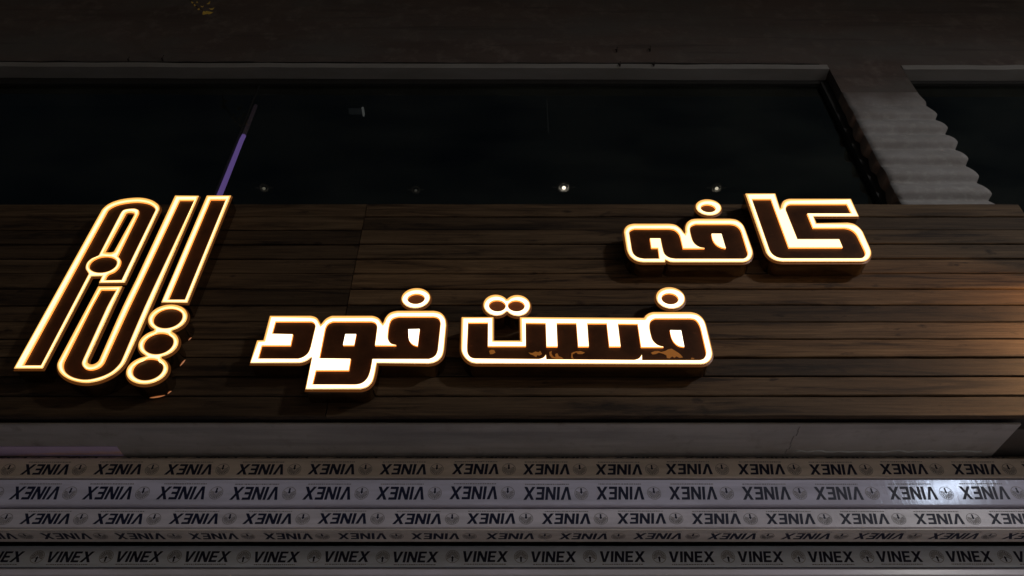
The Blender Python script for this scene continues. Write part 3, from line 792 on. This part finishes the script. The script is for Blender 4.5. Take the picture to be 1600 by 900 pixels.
# leafy twig dangling in at the top edge
tw = pt(318, 20, 2.3)
root = empty('hanging_twig', (tw[0], 2.3, tw[1]), 'thin twig with small yellow leaves dangling at the top edge', 'twig')
p0 = pt(290, -10, 2.3); p1 = pt(304, 8, 2.3); p2 = pt(320, 18, 2.3)
bm = bmesh.new(); tube(bm, [(p0[0]-.28, 2.5, p0[1]+1.9), (p0[0]-.16, 2.42, p0[1]+.8), (p0[0], 2.3, p0[1]), (p1[0], 2.3, p1[1]), (p2[0], 2.3, p2[1])], .009, .002, 6)
obj('stem', bm, BARK, root, smooth=True)
def leaf(px, py, ang, ln, wd, name_='leaf'):
    x, z = pt(px, py, 2.29); c, s = math.cos(R(ang)), math.sin(R(ang)); bm = bmesh.new(); ln *= 1.25; wd *= 1.3
    top = []; bot = []; mid = []
    for k in range(7):
        t = k/6; wv = math.sin(math.pi*t**.8)*wd*.5; bend = .006*math.sin(t*3)
        for arr, q in ((top, wv), (mid, 0), (bot, -wv)):
            a_, b2 = t*ln, q
            arr.append(bm.verts.new((x + a_*c - b2*s, 2.29 + bend + abs(q)*.35, z + a_*s + b2*c)))
    for A, B in ((top, mid), (mid, bot)):
        for k in range(6):
            try: bm.faces.new([A[k], A[k+1], B[k+1], B[k]])
            except ValueError: pass
    bmesh.ops.remove_doubles(bm, verts=bm.verts[:], dist=1e-5)
    return obj(name_, bm, LEAF, root, smooth=True)
for a_ in ((318,17,-62,.038,.022), (321,17,-12,.045,.026), (326,13,28,.03,.016), (311,12,-110,.018,.012), (313,9,20,.018,.012), (303,6,-50,.022,.010), (299,2,-40,.02,.009), (307,4,100,.02,.010),
           (322,6,70,.035,.012), (314,-4,50,.04,.02), (296,-8,-160,.04,.02), (290,-14,60,.04,.02)):
    leaf(*a_)

# ------------------------------------------------------------------ lamps whose light falls on the shop
def street_lamp(x, y, z):
    root = empty('street_lamp', (x+1.0, y, 0), 'grey street lamp on a tall pole standing by the kerb to the right', 'street lamp')
    bm = bmesh.new(); tube(bm, [(x+1.0, y, 0), (x+1.0, y, z*.5), (x+1.0, y, z-.1), (x+.85, y, z+.10), (x+.3, y, z+.12)], .07, .035, 14); obj('pole', bm, STEEL, root, smooth=True)
    bm = bmesh.new(); box(bm, x-.34, x+.34, y-.13, y+.13, z+.06, z+.14, 0, .03); obj('lamp_head', bm, STEEL, root)
    bm = bmesh.new(); box(bm, x-.28, x+.28, y-.09, y+.09, z+.045, z+.058); obj('lens', bm, LENS, root)
    ld = bpy.data.lights.new('lamp_glow', 'AREA'); ld.shape = 'RECTANGLE'; ld.size = .56; ld.size_y = .18
    ld.energy = LAMP_POWER; ld.color = (1, .965, .94)
    lo = bpy.data.objects.new('lamp_glow', ld); COL.objects.link(lo); lo.parent = root; lo.location = Vector((x, y+.02, z+.03)) - Vector(root.location)
    lo.rotation_euler = (Vector((-.10, .14, -1))*-1).to_track_quat('Z', 'Y').to_euler()
street_lamp(5.25, -2.76, 5.8)
def wall_lantern(x, z):
    y = DP
    root = empty('wall_lantern', (x, y, z), 'small warm wall lantern just past the right end of the boards', 'lantern')
    bm = bmesh.new(); box(bm, x-.05, x+.05, y-.02, y, z-.08, z+.08, 0, .004); tube(bm, [(x, y-.02, z+.03), (x, y-.20, z+.06), (x, y-.30, z+.02)], .010, .010, 8); obj('bracket', bm, STEEL, root)
    bm = bmesh.new(); bmesh.ops.create_uvsphere(bm, u_segments=16, v_segments=10, radius=.05)
    for v in bm.verts: v.co += Vector((x, y-.30, z-.06))
    obj('globe', bm, WLENS, root, smooth=True)
    bm = bmesh.new(); n = 24
    rg = [[bm.verts.new((x + r_*math.cos(2*math.pi*k/n), y - .30 + r_*math.sin(2*math.pi*k/n), z + h_)) for k in range(n)] for r_, h_ in ((.02, .04), (.09, .01), (.17, -.07), (.20, -.16), (.192, -.16), (.16, -.075), (.085, .0))]
    for a, b in zip(rg, rg[1:]):
        for k in range(n): bm.faces.new([a[k], a[(k+1)%n], b[(k+1)%n], b[k]])
    bm.faces.new(rg[0]); bm.faces.new(rg[-1])
    obj('blocking_hood', bm, STEEL, root, smooth=True)  # added to keep the lantern's upward light off the pier
    ld = bpy.data.lights.new('lantern_glow', 'POINT'); ld.energy = WALL_LAMP_POWER; ld.shadow_soft_size = .062; ld.color = (1, .52, .22)
    lo = bpy.data.objects.new('lantern_glow', ld); COL.objects.link(lo); lo.parent = root; lo.location = (-.02, -.30, -.20)
wall_lantern(2.86, EYE+2.36)
